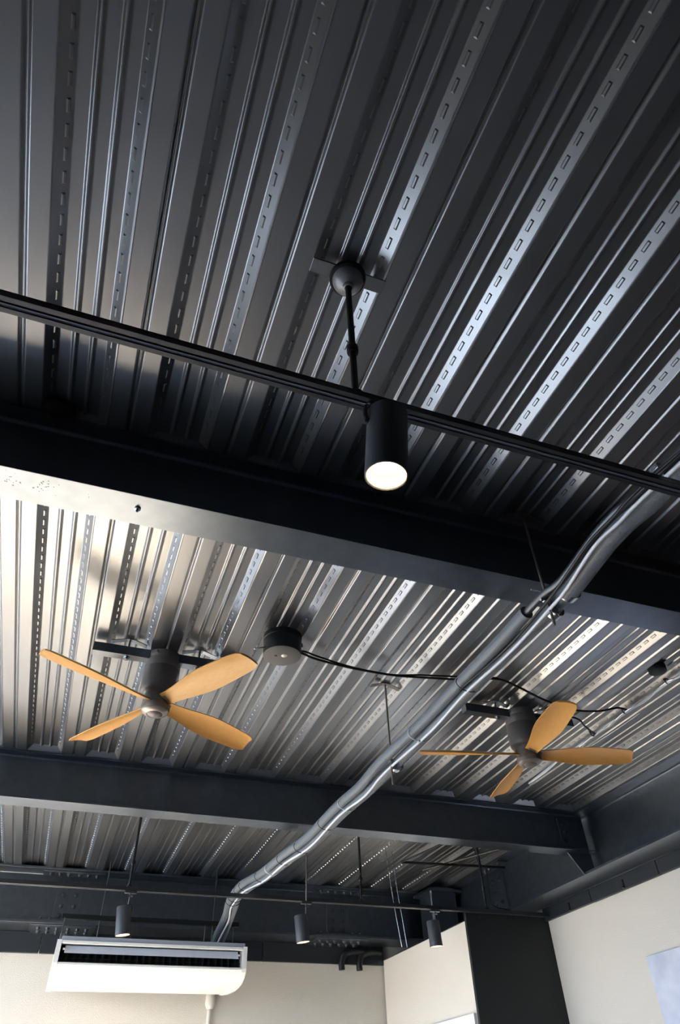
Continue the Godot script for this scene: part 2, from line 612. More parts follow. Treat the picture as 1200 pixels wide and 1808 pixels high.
func steel() -> void:
	var b1 := h_beam("steel_beam", "nearer dark steel H-beam crossing the ceiling just behind the large lit spotlight", Vector3.RIGHT, p(-1.95, DECK, 1.4635), p(3.2, DECK, 1.4635), 0.248, 0.125, 0.006, 0.009)
	var base := b1.position
	var sc := MB.new()
	sc.lathe(Vector3.ZERO, Vector3.DOWN, [[0.0, 0.0], [0.009, 0.0], [0.009, 0.004], [0.004, 0.005], [0.004, 0.012], [0.0, 0.014]], 12)
	var s := obj("screw", sc, M["zinc"], b1)
	s.position = p(-0.044, 1.298, 1.456) - base
	# scuffs where the paint of the lower flange was chipped
	var rng := RandomNumberGenerator.new()
	rng.seed = 11
	sc = MB.new()
	for k in 34:
		var near := k % 2 == 0
		var cx: float = (-0.375 if near else -0.30) + rng.randfn(0.0, 0.013)
		var cd: float = 1.445 + rng.randfn(0.0, 0.018)
		if k % 7 == 0: cx += 0.12
		var w: float = rng.randf_range(0.0012, 0.004)
		sc.box(p(cx, 1.2978, clampf(cd, 1.405, 1.52)) - base, Vector3(w, 0.0006, w * rng.randf_range(0.5, 1.4)), 0.0, Basis(Vector3.UP, rng.randf_range(0, 3)))
	var scm := obj("scuff_marks", sc, M["bolt steel"], b1)
	scm.set_meta("kind", "stuff")
	var b2 := h_beam("steel_beam", "farther dark steel H-beam crossing the ceiling beyond the two fans", Vector3.RIGHT, p(-1.95, DECK, 3.8875), p(3.2, DECK, 3.8875), 0.248, 0.125, 0.006, 0.009)
	base = b2.position
	var g := MB.new()
	g.prism(p(0, 0, 3.8835) - base, Vector3.RIGHT, Vector3.UP, Vector3(0, 0, -1), PackedVector2Array([Vector2(3.025, 1.298), Vector2(3.115, 1.176), Vector2(3.205, 1.176), Vector2(3.205, 1.298)]), 0.009)
	obj("gusset_plate", g, M["dark steel paint"], b2)
	var pl := plate("end_plate", p(3.06, 1.42, 3.879), Vector3(0.13, 0.17, 0.008), b2, base)
	bolts([p(3.03, 1.47, 3.875), p(3.03, 1.42, 3.875), p(3.03, 1.37, 3.875)], Vector3(0, 0, 1), pl, base + pl.position)
	# far girder, with bolted splices
	var g1 := h_beam("steel_girder", "deep dark steel girder along the far wall with bolted splices above the air conditioner", Vector3.RIGHT, p(-1.95, DECK, 6.12), p(3.3, DECK, 6.12), 0.372, 0.3, 0.01, 0.015)
	base = g1.position
	for x in [0.03, 2.22]:
		pl = plate("splice_plate", p(x, 1.168, 6.12), Vector3(0.46, 0.012, 0.29), g1, base)
		var sp := []
		for dx in [-0.17, -0.105, -0.04, 0.04, 0.105, 0.17]:
			for d in [6.06, 6.18]:
				sp.append(p(x + dx, 1.162, d))
		bolts(sp, Vector3.DOWN, pl, base + pl.position)
		for d in [6.03, 6.215]:
			pl = plate("splice_plate", p(x, 1.527 - 0.006, d), Vector3(0.46, 0.012, 0.105), g1, base)
			sp = []
			for dx in [-0.17, -0.105, -0.04, 0.04, 0.105, 0.17]:
				sp.append(p(x + dx, 1.515, d - 0.01))
			bolts(sp, Vector3.DOWN, pl, base + pl.position)
			pl = plate("splice_plate", p(x, 1.189 + 0.006, d), Vector3(0.46, 0.012, 0.105), g1, base)
			sp = []
			for dx in [-0.17, -0.105, 0.105, 0.17]:
				sp.append(p(x + dx, 1.201, d - 0.01))
			bolts(sp, Vector3.UP, pl, base + pl.position)
		pl = plate("splice_plate", p(x, 1.36, 6.109), Vector3(0.19, 0.25, 0.012), g1, base)
		sp = []
		for u in [1.45, 1.375, 1.30, 1.235]:
			for dx in [-0.045, 0.045]:
				sp.append(p(x + dx, u + 0.015, 6.103))
		bolts(sp, Vector3(0, 0, 1), pl, base + pl.position)
	# right girder
	var g2 := h_beam("steel_girder", "deep dark blue-grey steel girder running along the top of the right wall", Vector3.BACK, p(3.235, DECK, 5.95), p(3.235, DECK, -2.4), 0.372, 0.22, 0.01, 0.014)
	base = g2.position
	pl = plate("splice_plate", p(3.224, 1.36, 5.1), Vector3(0.012, 0.25, 0.2), g2, base)
	var sq := []
	for u in [1.45, 1.37, 1.29]:
		for d in [5.055, 5.15]:
			sq.append(p(3.218, u - 0.01, d))
	bolts(sq, Vector3.LEFT, pl, base + pl.position)
	pl = plate("splice_plate", p(3.17, 1.525, 5.1), Vector3(0.085, 0.012, 0.42), g2, base)
	sq = []
	for d in [4.95, 5.02, 5.09, 5.16, 5.23]:
		sq.append(p(3.165, 1.519, d))
	bolts(sq, Vector3.DOWN, pl, base + pl.position)
	# the steel column in the far right corner
	var c := thing("steel_column", p(3.08, -1.5, 5.94), "dark square steel column in the far right corner behind the third small spotlight", "column")
	var mb := MB.new()
	mb.box(p(3.06, 0.02, 5.84), Vector3(0.25, 3.04, 0.24), 0.02)
	local("shaft", mb, M["dark steel paint"], c)
	mb = MB.new()
	mb.box(p(3.06, 1.50, 5.83), Vector3(0.33, 0.02, 0.3), 0.002)
	local("cap_plate", mb, M["dark steel paint"], c)
	# the boxed-out pillar in front of it
	var pc := thing("pillar_casing", p(3.04, -1.5, 5.2), "boxed-out pillar on the right with a black front and a cream left side", "pillar")
	mb = MB.new()
	mb.box(p(3.043, -0.19, 4.772), Vector3(0.685, 2.62, 0.032), 0.002)
	mark_part(local("front_panel", mb, M["black pillar paint"], pc), "black painted front panel")
	mb = MB.new()
	mb.box(p(2.715, -0.214, 5.53), Vector3(0.03, 2.572, 1.5), 0.002)
	mark_part(local("side_panel", mb, M["cream wallpaper"], pc), "cream papered side panel")
	mb = MB.new()
	mb.box(p(2.713, 1.0745, 5.53), Vector3(0.03, 0.005, 1.5), 0.001)
	local("edge_strip", mb, M["black board"], pc)
	# drain elbows and a brace in the far corner
	for x in [2.30, 2.46]:
		mb = MB.new()
		mb.tube(smooth_path([p(x + 0.2, 1.125, 6.235), p(x + 0.1, 1.125, 6.235), p(x + 0.03, 1.10, 6.235), p(x, 1.05, 6.235), p(x, 0.99, 6.235)], 0.015), 0.026, 12)
		tag(local_top("drain_elbow", mb, M["matte black"]), "black curved pipe elbow under the far girder, " + ("left of the pair" if x < 2.4 else "right of the pair, beside the cream corner"), "pipe", "pipe elbows under the far girder")
	mb = MB.new()
	mb.tube([p(2.35, 1.49, 5.0), p(3.16, 1.47, 4.86)], 0.009, 8)
	mb.tube([p(2.35, 1.49, 5.0), p(2.55, 1.5, 4.2)], 0.007, 8)
	tag(local_top("brace_rod", mb, M["matte black"]), "thin black brace rod angled under the deck beyond the farther beam", "rod")
	mb = MB.new()
	mb.tube([p(2.60, 1.49, 5.15), p(3.15, 1.5, 4.15)], 0.009, 8)
	tag(local_top("brace_rod", mb, M["matte black"]), "black rod running diagonally under the deck to the right girder", "rod")


func mark_part(o: Node, label: String) -> void:
	o.set_meta("label", label)


# a top-level single mesh with its origin at the middle of its points
func local_top(called: String, mb: MB, m: Material) -> MeshInstance3D:
	var lo := mb.v[0]
	var hi := mb.v[0]
	for q in mb.v:
		lo = lo.min(q)
		hi = hi.max(q)
	var c := (lo + hi) * 0.5
	for i in mb.v.size():
		mb.v[i] -= c
	var o := obj(called, mb, m)
	o.position = c
	return o


# ------------------------------------------------------------------ lights, fans and services
func v_strap(mb: MB, x: float, d: float, low: float) -> void:
	# an inverted V of strap spread between the sides of a rib
	for s in [-1, 1]:
		var a := p(x + s * 0.012, DECK + RIB - 0.008, d)
		var b := p(x + s * 0.074, low, d)
		var t := (b - a).normalized()
		mb.box((a + b) * 0.5, Vector3(a.distance_to(b), 0.003, 0.026), 0.0005, Basis(t, Vector3(0, 0, 1).cross(t), Vector3(0, 0, 1)))
	mb.box(p(x, DECK + RIB - 0.008, d), Vector3(0.03, 0.004, 0.026), 0.0005)


func spotlight(label: String, track_bottom: Vector3, head_top: Vector3, axis: Vector3, length: float, r: float, group: String, arm_turn: Vector3, energy: float) -> void:
	var o := thing("spotlight", track_bottom, label, "spotlight", group)
	var mb := MB.new()
	mb.box(track_bottom + Vector3(0, -0.006, 0), Vector3(0.075, 0.014, 0.03), 0.004)
	local("track_adapter", mb, M["track black"], o)
	mb = MB.new()
	var pivot := head_top + axis * length * 0.22 + arm_turn * (r + 0.004)
	mb.tube([track_bottom + Vector3(0, -0.01, 0), track_bottom * Vector3(1, 0, 1) + Vector3(0, head_top.y + 0.012, 0)], 0.0065, 10)
	mb.tube(smooth_path([track_bottom * Vector3(1, 0, 1) + Vector3(0, head_top.y + 0.014, 0), (head_top + arm_turn * (r + 0.004)) + Vector3(0, 0.004, 0), pivot], 0.01), 0.005, 8)
	local("arm", mb, M["track black"], o)
	mb = MB.new()
	mb.tube([track_bottom + Vector3(-0.014, -0.026, 0.004), track_bottom + Vector3(0.014, -0.026, 0.004)], 0.004, 8)
	local("arm_screw", mb, M["zinc"], o)
	var bot := head_top + axis * length
	var up := -axis
	mb = MB.new()
	mb.lathe(bot, up, [[r - 0.0025, 0.0], [r, 0.001], [r, length - 0.004], [r - 0.004, length], [0.0, length]], 40)
	mb.lathe(bot, up, [[r - 0.0025, 0.0], [r - 0.003, 0.004]], 40)
	local("housing", mb, M["lamp housing"], o)
	mb = MB.new()
	mb.tube([pivot - arm_turn * 0.012, pivot + arm_turn * 0.004], 0.007, 12)
	local("pivot", mb, M["track black"], o)
	mb = MB.new()
	var depth := r * 0.85
	mb.lathe(bot, up, [[r - 0.003, 0.003], [r - 0.006, depth * 0.8], [r * 0.55, depth], [r * 0.5, depth + 0.004]], 40)
	local("reflector", mb, M["lamp reflector"], o)
	mb = MB.new()
	mb.lathe(bot, up, [[0.0, depth - 0.004], [r * 0.35, depth - 0.002], [r * 0.5, depth + 0.003], [0.0, depth + 0.004]], 32)
	local("lamp_bulb", mb, M["lamp glow"], o)
	var l := OmniLight3D.new()
	l.name = "bulb_light"
	l.light_color = Color(1.0, 0.87, 0.7)
	l.light_energy = energy
	l.light_size = r * 0.35
	l.omni_range = 12.0
	l.omni_attenuation = 2.0
	l.shadow_enabled = true
	o.add_child(l)
	l.position = bot + up * (depth - r * 0.5) - o.position


func track(label: String, d: float, bottom: float, x0: float, x1: float, w: float, h: float) -> void:
	var o := thing("lighting_track", p((x0 + x1) * 0.5, bottom, d), label, "track")
	var mb := MB.new()
	var c := (x0 + x1) * 0.5
	var l := x1 - x0
	mb.box(p(c, bottom + h - 0.003, d), Vector3(l, 0.006, w), 0.001)
	for s in [-1, 1]:
		mb.box(p(c, bottom + h * 0.5, d + s * (w * 0.5 - 0.0015)), Vector3(l, h, 0.003), 0.0008)
		mb.box(p(c, bottom + 0.0015, d + s * (w * 0.5 - 0.0055)), Vector3(l, 0.003, 0.011), 0.0008)
	local("body", mb, M["track black"], o)
	mb = MB.new()
	mb.box(p(c, bottom + 0.0055, d + w * 0.18), Vector3(l - 0.002, 0.0025, w * 0.3), 0.0005)
	local("conductor_strip", mb, M["track slot metal"], o)


func stem(label: String, x: float, d: float, low: float, r: float, joint: float, canopy: bool, group := "") -> void:
	var o := thing("track_hanger", p(x, low, d), label, "hanger rod", group)
	var mb := MB.new()
	mb.tube([p(x, low, d), p(x, DECK + 0.01, d)], r, 12)
	local("rod", mb, M["matte black"], o)
	mb = MB.new()
	mb.lathe(p(x, joint - 0.014, d), Vector3.UP, [[0.0, 0.0], [r * 1.5, 0.0], [r * 1.7, 0.004], [r * 1.7, 0.022], [r * 1.4, 0.028], [0.0, 0.028]], 16)
	local("coupler", mb, M["matte black"], o)
	mb = MB.new()
	mb.lathe(p(x, low, d), Vector3.UP, [[0.0, -0.002], [r * 2.4, -0.002], [r * 2.2, 0.006], [r * 1.2, 0.016], [0.0, 0.018]], 16)
	local("foot", mb, M["matte black"], o)
	if canopy:
		mb = MB.new()
		mb.lathe(p(x, DECK - 0.055, d), Vector3.UP, [[r * 1.2, -0.002], [r * 1.6, 0.0], [r * 1.7, 0.01], [0.026, 0.016], [0.035, 0.024], [0.0375, 0.034], [0.0375, 0.04], [0.0, 0.04]], 40)
		mark_part(local("canopy", mb, M["canopy grey"], o), "rounded dark grey canopy")
		mb = MB.new()
		mb.lathe(p(x, DECK - 0.016, d), Vector3.UP, [[0.0, 0.0], [0.044, 0.0], [0.045, 0.003], [0.045, 0.014], [0.0, 0.014]], 40)
		local("backing_ring", mb, M["matte black"], o)
		mb = MB.new()
		mb.box(p(x, DECK - 0.001, d - 0.004), Vector3(0.19, 0.006, 0.036), 0.001)
		local("bracket", mb, M["galvanised deck"], o)
	else:
		mb = MB.new()
		v_strap(mb, x, d, DECK + 0.003)
		local("bracket", mb, M["matte black"], o)


func blade() -> MB:
	# along +x from the hub, chord along z, seen from below
	var mb := MB.new()
	var rows := 26
	var cols := 8
	var r0 := 0.052
	var r1 := 0.54
	var g := []
	for i in rows + 1:
		var s := float(i) / rows
		var r := lerpf(r0, r1, s)
		var half := 0.5 * (lerpf(0.062, 0.12, smoothstep(0.0, 0.55, s)) - 0.013 * smoothstep(0.55, 1.0, s))
		var tipin := 0.0
		if s > 0.84:
			half *= sqrt(maxf(0.0, 1.0 - pow((s - 0.84) / 0.16, 3.5) * 0.46))
		var twist := deg_to_rad(lerpf(24.0, 15.0, s))
		var row := []
		for j in cols + 1:
			var c := (float(j) / cols * 2.0 - 1.0)
			var z := c * half
			var camber := 0.010 * (1.0 - c * c) * (half / 0.06)
			row.append(Vector3(r - 0.018 * (c + 1.0) * s * s * 0.5, camber, z).rotated(Vector3.RIGHT, -twist))
		g.append(row)
	var t := 0.004
	var nm := func(i: int, j: int) -> Vector3:
		var a: Vector3 = g[min(i + 1, rows)][j] - g[max(i - 1, 0)][j]
		var b: Vector3 = g[i][min(j + 1, cols)] - g[i][max(j - 1, 0)]
		var k := b.cross(a).normalized()
		return k if k.y > 0 else -k
	for i in rows:
		for j in cols:
			var q := [[i, j], [i + 1, j], [i + 1, j + 1], [i, j + 1]]
			var a := []
			var b := []
			var m := []
			for w in q:
				var k: Vector3 = nm.call(w[0], w[1])
				m.append(k)
				var th := t if w[1] > 0 and w[1] < cols else t * 0.4
				a.append(g[w[0]][w[1]] + k * th)
				b.append(g[w[0]][w[1]] - k * th)
			mb.quad(a[0], a[1], a[2], a[3], m[0], m[1], m[2], m[3])
			mb.quad(b[0], b[1], b[2], b[3], -m[0], -m[1], -m[2], -m[3])
	var rim := []
	for i in rows + 1: rim.append([i, 0])
	for j in range(1, cols + 1): rim.append([rows, j])
	for i in range(rows - 1, -1, -1): rim.append([i, cols])
	for j in range(cols - 1, -1, -1): rim.append([0, j])
	for i in rim.size() - 1:
		var q0: Array = rim[i]
		var q1: Array = rim[i + 1]
		var k0: Vector3 = nm.call(q0[0], q0[1])
		var k1: Vector3 = nm.call(q1[0], q1[1])
		var h0 := t if q0[1] > 0 and q0[1] < cols else t * 0.4
		var h1 := t if q1[1] > 0 and q1[1] < cols else t * 0.4
		var a: Vector3 = g[q0[0]][q0[1]]
		var b: Vector3 = g[q1[0]][q1[1]]
		var out := (b - a).cross(k0).normalized()
		if out.dot(a - Vector3(0.3, 0, 0)) < 0: out = -out
		mb.flat(a + k0 * h0, b + k1 * h1, b - k1 * h1, a - k0 * h0, out)
	return mb


func fan() -> Node3D:
	# stands at the middle of the blade plane
	var o := Node3D.new()
	var top := DECK - 1.30
	var mb := MB.new()
	mb.lathe(Vector3.ZERO, Vector3.UP, [[0.0, 0.045], [0.066, 0.045], [0.073, 0.052], [0.0755, 0.065], [0.0755, 0.152], [0.0735, 0.154]], 48)
	put("motor_housing", mb.mesh(), M["fan bronze"], o)
	mb = MB.new()
	mb.lathe(Vector3.ZERO, Vector3.UP, [[0.0735, 0.154], [0.0735, 0.157], [0.0745, 0.159], [0.0745, 0.190], [0.072, 0.192], [0.072, 0.196], [0.0735, 0.198], [0.0735, 0.222], [0.069, 0.226], [0.0, 0.226]], 48)
	put("canopy", mb.mesh(), M["fan bronze"], o)
	mb = MB.new()
	mb.lathe(Vector3.ZERO, Vector3.UP, [[0.0, -0.004], [0.054, -0.004], [0.054, 0.04], [0.06, 0.045], [0.0, 0.046]], 40)
	for a in 4:
		var ang := TAU * a / 4 + 0.5
		mb.box(Vector3(cos(ang), 0, sin(ang)) * 0.054 + Vector3(0, 0.018, 0), Vector3(0.003, 0.042, 0.0016), 0.0, Basis(Vector3.UP, -ang))
	put("hub", mb.mesh(), M["fan bronze"], o)
	mb = MB.new()
	mb.lathe(Vector3.ZERO, Vector3.UP, [[0.050, -0.030], [0.056, -0.027], [0.058, -0.02], [0.058, -0.006], [0.055, -0.003], [0.0, -0.003]], 40)
	put("hub_ring", mb.mesh(), M["fan bronze"], o)
	mb = MB.new()
	mb.lathe(Vector3.ZERO, Vector3.UP, [[0.032, -0.040], [0.045, -0.037], [0.053, -0.030], [0.050, -0.028]], 40)
	var cap := put("hub_cap", mb.mesh(), M["fan satin"], o)
	cap.set_meta("label", "pale satin metal hub cap")
	mb = MB.new()
	mb.lathe(Vector3.ZERO, Vector3.UP, [[0.0, -0.050], [0.012, -0.049], [0.022, -0.046], [0.029, -0.041], [0.032, -0.038]], 32)
	put("hub_dome", mb.mesh(), M["fan bronze"], o)
	var bm := blade().mesh()
	for k in 4:
		var b := put("blade", bm, M["blade wood"], o)
		b.transform = Transform3D(Basis(Vector3.UP, TAU * k / 4), Vector3(0, 0.008, 0))
		b.set_meta("label", "light wooden fan blade")
		var st := MB.new()
		st.box(Vector3(0.056, 0, 0), Vector3(0.022, 0.006, 0.034), 0.002, Basis(Vector3.RIGHT, deg_to_rad(-24)))
		put("blade_root", st.mesh(), M["fan satin"], b)
	mb = MB.new()
	mb.tube([Vector3(-0.062, 0.205, 0.04), Vector3(-0.078, 0.205, 0.05)], 0.004, 8)
	put("screw", mb.mesh(), M["zinc"], o)
	return o


func fan_bar(label: String, x: float, d: float, left: float, right: float, valleys: Array) -> void:
	var o := thing("fan_support_bar", p((left + right) * 0.5, 1.49, d), label, "support bar", "bars that carry the ceiling fans")
	var mb := MB.new()
	var c := (left + right) * 0.5
	mb.box(p(c, 1.505, d - 0.020), Vector3(right - left, 0.041, 0.003), 0.0008)
	mb.box(p(c, 1.486, d), Vector3(right - left, 0.003, 0.041), 0.0008)
	mb.box(p(c, 1.505, d + 0.020), Vector3(right - left, 0.041, 0.003), 0.0008)
	for e in [left + 0.001, right - 0.001]:
		mb.box(p(e, 1.505, d), Vector3(0.003, 0.041, 0.041), 0.0008)
	local("channel", mb, M["dark steel paint"], o)
	for vx in valleys:
		mb = MB.new()
		v_strap(mb, vx, d, DECK + 0.003)
		local("strap", mb, M["dark steel paint"], o)
		mb = MB.new()
		mb.tube([p(vx, 1.472, d), p(vx, DECK + RIB - 0.008, d)], 0.005, 8)
		mb.lathe(p(vx, 1.474, d), Vector3.UP, [[0.0, 0.0], [0.010, 0.0], [0.010, 0.009], [0.0, 0.009]], 6)
		mb.lathe(p(vx, 1.483, d), Vector3.UP, [[0.0, 0.0], [0.014, 0.0], [0.014, 0.002], [0.0, 0.002]], 12)
		local("bolt", mb, M["zinc"], o)


func pipe_hanger(label: String, x: float, d: float, low: float, clamp: bool, strap_u: float) -> void:
	var o := thing("pipe_hanger", p(x, low, d), label, "hanger rod", "threaded rods that carry the pipes")
	var mb := MB.new()
	mb.tube([p(x, low, d), p(x, DECK + RIB - 0.008, d)], 0.0048, 8)
	local("rod", mb, M["fan bronze"], o)
	mb = MB.new()
	v_strap(mb, x, d, DECK + 0.003)
	local("bracket", mb, M["fan bronze"], o)
	if clamp:
		mb = MB.new()
		mb.lathe(p(x + 0.0375, strap_u, d + 0.01), Vector3(0, 0, -1), [[0.0255, 0.0], [0.0268, 0.001], [0.0268, 0.027], [0.0255, 0.028]], 32)
		mb.lathe(p(x + 0.0375, strap_u, d + 0.01), Vector3(0, 0, -1), [[0.0252, 0.0], [0.0252, 0.028]], 32)
		mb.box(p(x + 0.012, strap_u - 0.01, d - 0.006), Vector3(0.026, 0.045, 0.003), 0.0005)
		mb.tube([p(x - 0.03, strap_u + 0.012, d - 0.004), p(x + 0.03, strap_u + 0.012, d - 0.004)], 0.0045, 8)
		mb.box(p(x - 0.016, strap_u + 0.012, d - 0.004), Vector3(0.01, 0.014, 0.014), 0.002)
		mark_part(local("clamp", mb, M["zinc"], o), "shiny metal pipe clamp")


func ring(mb: MB, c: Vector3, along: Vector3, rx: float, ry: float, w: float) -> void:
	var t := along.normalized()
	var s := t.cross(Vector3.UP).normalized()
	var up := s.cross(t)
	var pts := []
	for k in 21:
		var a := TAU * k / 20
		pts.append(c + s * cos(a) * rx + up * sin(a) * ry)
	mb.tube(pts, w, 6, false)


func pipes() -> void:
	var pb := [p(1.250, 1.200, -0.60), p(1.245, 1.200, 0.40), p(1.233, 1.200, 0.86), p(1.221, 1.200, 0.97), p(1.225, 1.200, 1.08), p(1.248, 1.195, 1.27), p(1.260, 1.195, 1.38), p(1.256, 1.195, 1.64), p(1.257, 1.195, 1.94), p(1.261, 1.195, 2.27), p(1.261, 1.195, 2.70), p(1.261, 1.195, 3.00), p(1.246, 1.195, 3.28), p(1.245, 1.195, 3.79), p(1.211, 1.195, 4.12), p(1.173, 1.195, 4.50), p(1.125, 1.195, 4.79), p(1.118, 1.200, 5.05), p(1.145, 1.195, 5.25), p(1.162, 1.160, 5.45), p(1.160, 1.070, 5.68), p(1.155, 1.006, 5.80)]
	var pa := [p(1.212, 1.212, -0.60), p(1.207, 1.212, 0.40), p(1.195, 1.212, 0.86), p(1.183, 1.212, 0.97), p(1.187, 1.212, 1.08), p(1.210, 1.207, 1.27), p(1.206, 1.215, 1.38), p(1.212, 1.213, 1.64), p(1.213, 1.213, 1.94), p(1.217, 1.213, 2.27), p(1.207, 1.215, 2.70), p(1.217, 1.213, 3.00), p(1.202, 1.213, 3.28), p(1.201, 1.213, 3.79), p(1.163, 1.213, 4.12), p(1.134, 1.213, 4.50), p(1.077, 1.213, 4.79), p(1.073, 1.204, 5.05), p(1.091, 1.199, 5.25), p(1.117, 1.164, 5.45), p(1.106, 1.074, 5.68), p(1.110, 1.006, 5.80)]
	var lab := ["grey insulated pipe on the right of the pair crossing under both beams", "grey insulated pipe on the left of the pair crossing under both beams"]
	var which := 0
	for path in [pb, pa]:
		var o := thing("insulated_pipe", p(1.25, 1.17, 2.6) if which == 0 else p(1.2, 1.17, 2.6), lab[which], "pipe", "insulated pipes to the air conditioner")
		var s := smooth_path(path, 0.05)
		var thick := []
		var thin := []
		var bare := []
		for q in s:
			if -q.z < 1.33 and which == 0: thick.append(q)
			if -q.z > (1.30 if which == 0 else 1.44): thin.append(q)
			if -q.z < 1.48 and which == 1: bare.append(q)
		var mb := MB.new()
		mb.tube(thin, 0.0235 if which == 0 else 0.0225, 20)
		local("insulation", mb, M["pipe insulation"], o)
		if which == 1:
			mb = MB.new()
			mb.tube(bare, 0.0125, 14)
			mark_part(local("bare_pipe", mb, M["bolt steel"], o), "thin dark pipe where the insulation stops")
		if which == 0:
			mb = MB.new()
			mb.tube(thick, 0.0315, 24)
			mark_part(local("outer_sleeve", mb, M["pipe insulation"], o), "thicker grey outer sleeve")
			mb = MB.new()
			mb.lathe(thick[-1] + Vector3(0, 0, 0.03), Vector3(0, 0, -1), [[0.0255, 0.03], [0.0322, 0.028], [0.0325, 0.0], [0.0315, -0.001]], 28)
			mark_part(local("sleeve_tape", mb, M["zinc"], o), "silver tape band")
			mb = MB.new()
			mb.lathe(p(1.232, 1.2, 0.80), Vector3(0, 0, -1), [[0.0315, 0.0], [0.0345, 0.001], [0.0345, 0.035], [0.0315, 0.036]], 28)
			mb.box(p(1.205, 1.232, 0.815), Vector3(0.03, 0.02, 0.03), 0.002)
			mark_part(local("pipe_clip", mb, M["zinc"], o), "shiny metal pipe clip")
		which += 1
	# the white cable strapped below them
	var wc := [p(1.199, 1.176, -0.60), p(1.206, 1.176, 0.40), p(1.182, 1.176, 0.86), p(1.182, 1.176, 0.97), p(1.179, 1.176, 1.08), p(1.214, 1.171, 1.27), p(1.224, 1.171, 1.38), p(1.237, 1.171, 1.64), p(1.226, 1.171, 1.94), p(1.242, 1.171, 2.27), p(1.225, 1.171, 2.70), p(1.242, 1.171, 3.00), p(1.215, 1.171, 3.28), p(1.226, 1.171, 3.79), p(1.178, 1.171, 4.12), p(1.157, 1.171, 4.50), p(1.092, 1.171, 4.79), p(1.101, 1.176, 5.05), p(1.112, 1.171, 5.25), p(1.145, 1.136, 5.45), p(1.127, 1.046, 5.68), p(1.138, 1.006, 5.80)]
	var o := thing("cable", p(1.25, 1.15, 2.6), "white cable tied along the underside of the two insulated pipes", "cable")
	var mb := MB.new()
	mb.tube(smooth_path(wc, 0.03), 0.0055, 10)
	local("sheath", mb, M["white cable"], o)
	mb = MB.new()
	var w2 := []
	for i in 9:
		w2.append(wc[i] + Vector3(-0.016 + 0.004 * sin(i * 2.1), 0.012, 0))
	mb.tube(smooth_path(w2, 0.03), 0.0045, 8)
	local("thin_wire", mb, M["black cable"], o)
	# ties round both pipes
	var ties := [[1.93, 0], [2.36, 1], [3.2, 1], [3.5, 0], [3.9, 0], [4.15, 0], [4.36, 1], [4.55, 0], [4.78, 0], [4.88, 0], [5.05, 0], [5.15, 0]]
	var sa := smooth_path(pa, 0.02)
	var sb := smooth_path(pb, 0.02)
	for t in ties:
		var ca := nearest_d(sa, t[0])
		var cb := nearest_d(sb, t[0])
		var tan := nearest_d(sb, t[0] + 0.06) - cb
		mb = MB.new()
		ring(mb, (ca + cb) * 0.5 + Vector3(0, -0.004, 0), tan, 0.0515, 0.0315, 0.0018 if t[1] == 0 else 0.003)
		if t[1] == 1:
			mb.box((ca + cb) * 0.5 + Vector3(-0.006, -0.036, 0), Vector3(0.01, 0.009, 0.014), 0.002)
		local("cable_tie", mb, M["black tie"] if t[1] == 0 else M["white cable"], o)
	pipe_hanger("threaded rod with a pipe clamp hanging just before the nearer beam", 1.2255, 1.375, 1.112, true, 1.187)
	mb = MB.new()
	mb.tube(smooth_path([p(1.22, 1.225, 1.372), p(1.20, 1.232, 1.37), p(1.165, 1.226, 1.365)], 0.008), 0.0022, 6)
	local("cable_tie", mb, M["white cable"], o)
	pipe_hanger("threaded rod with an angled strap carrying the pipes between the two fans", 1.2255, 2.63, 1.09, true, 1.187)
	pipe_hanger("thin threaded rod passing behind the pipes beyond the farther beam", 1.40, 4.40, 1.05, false, 1.2)


func nearest_d(path: Array, d: float) -> Vector3:
	var best: Vector3 = path[0]
	for q in path:
		if absf(-q.z - d) < absf(-best.z - d): best = q
	return best


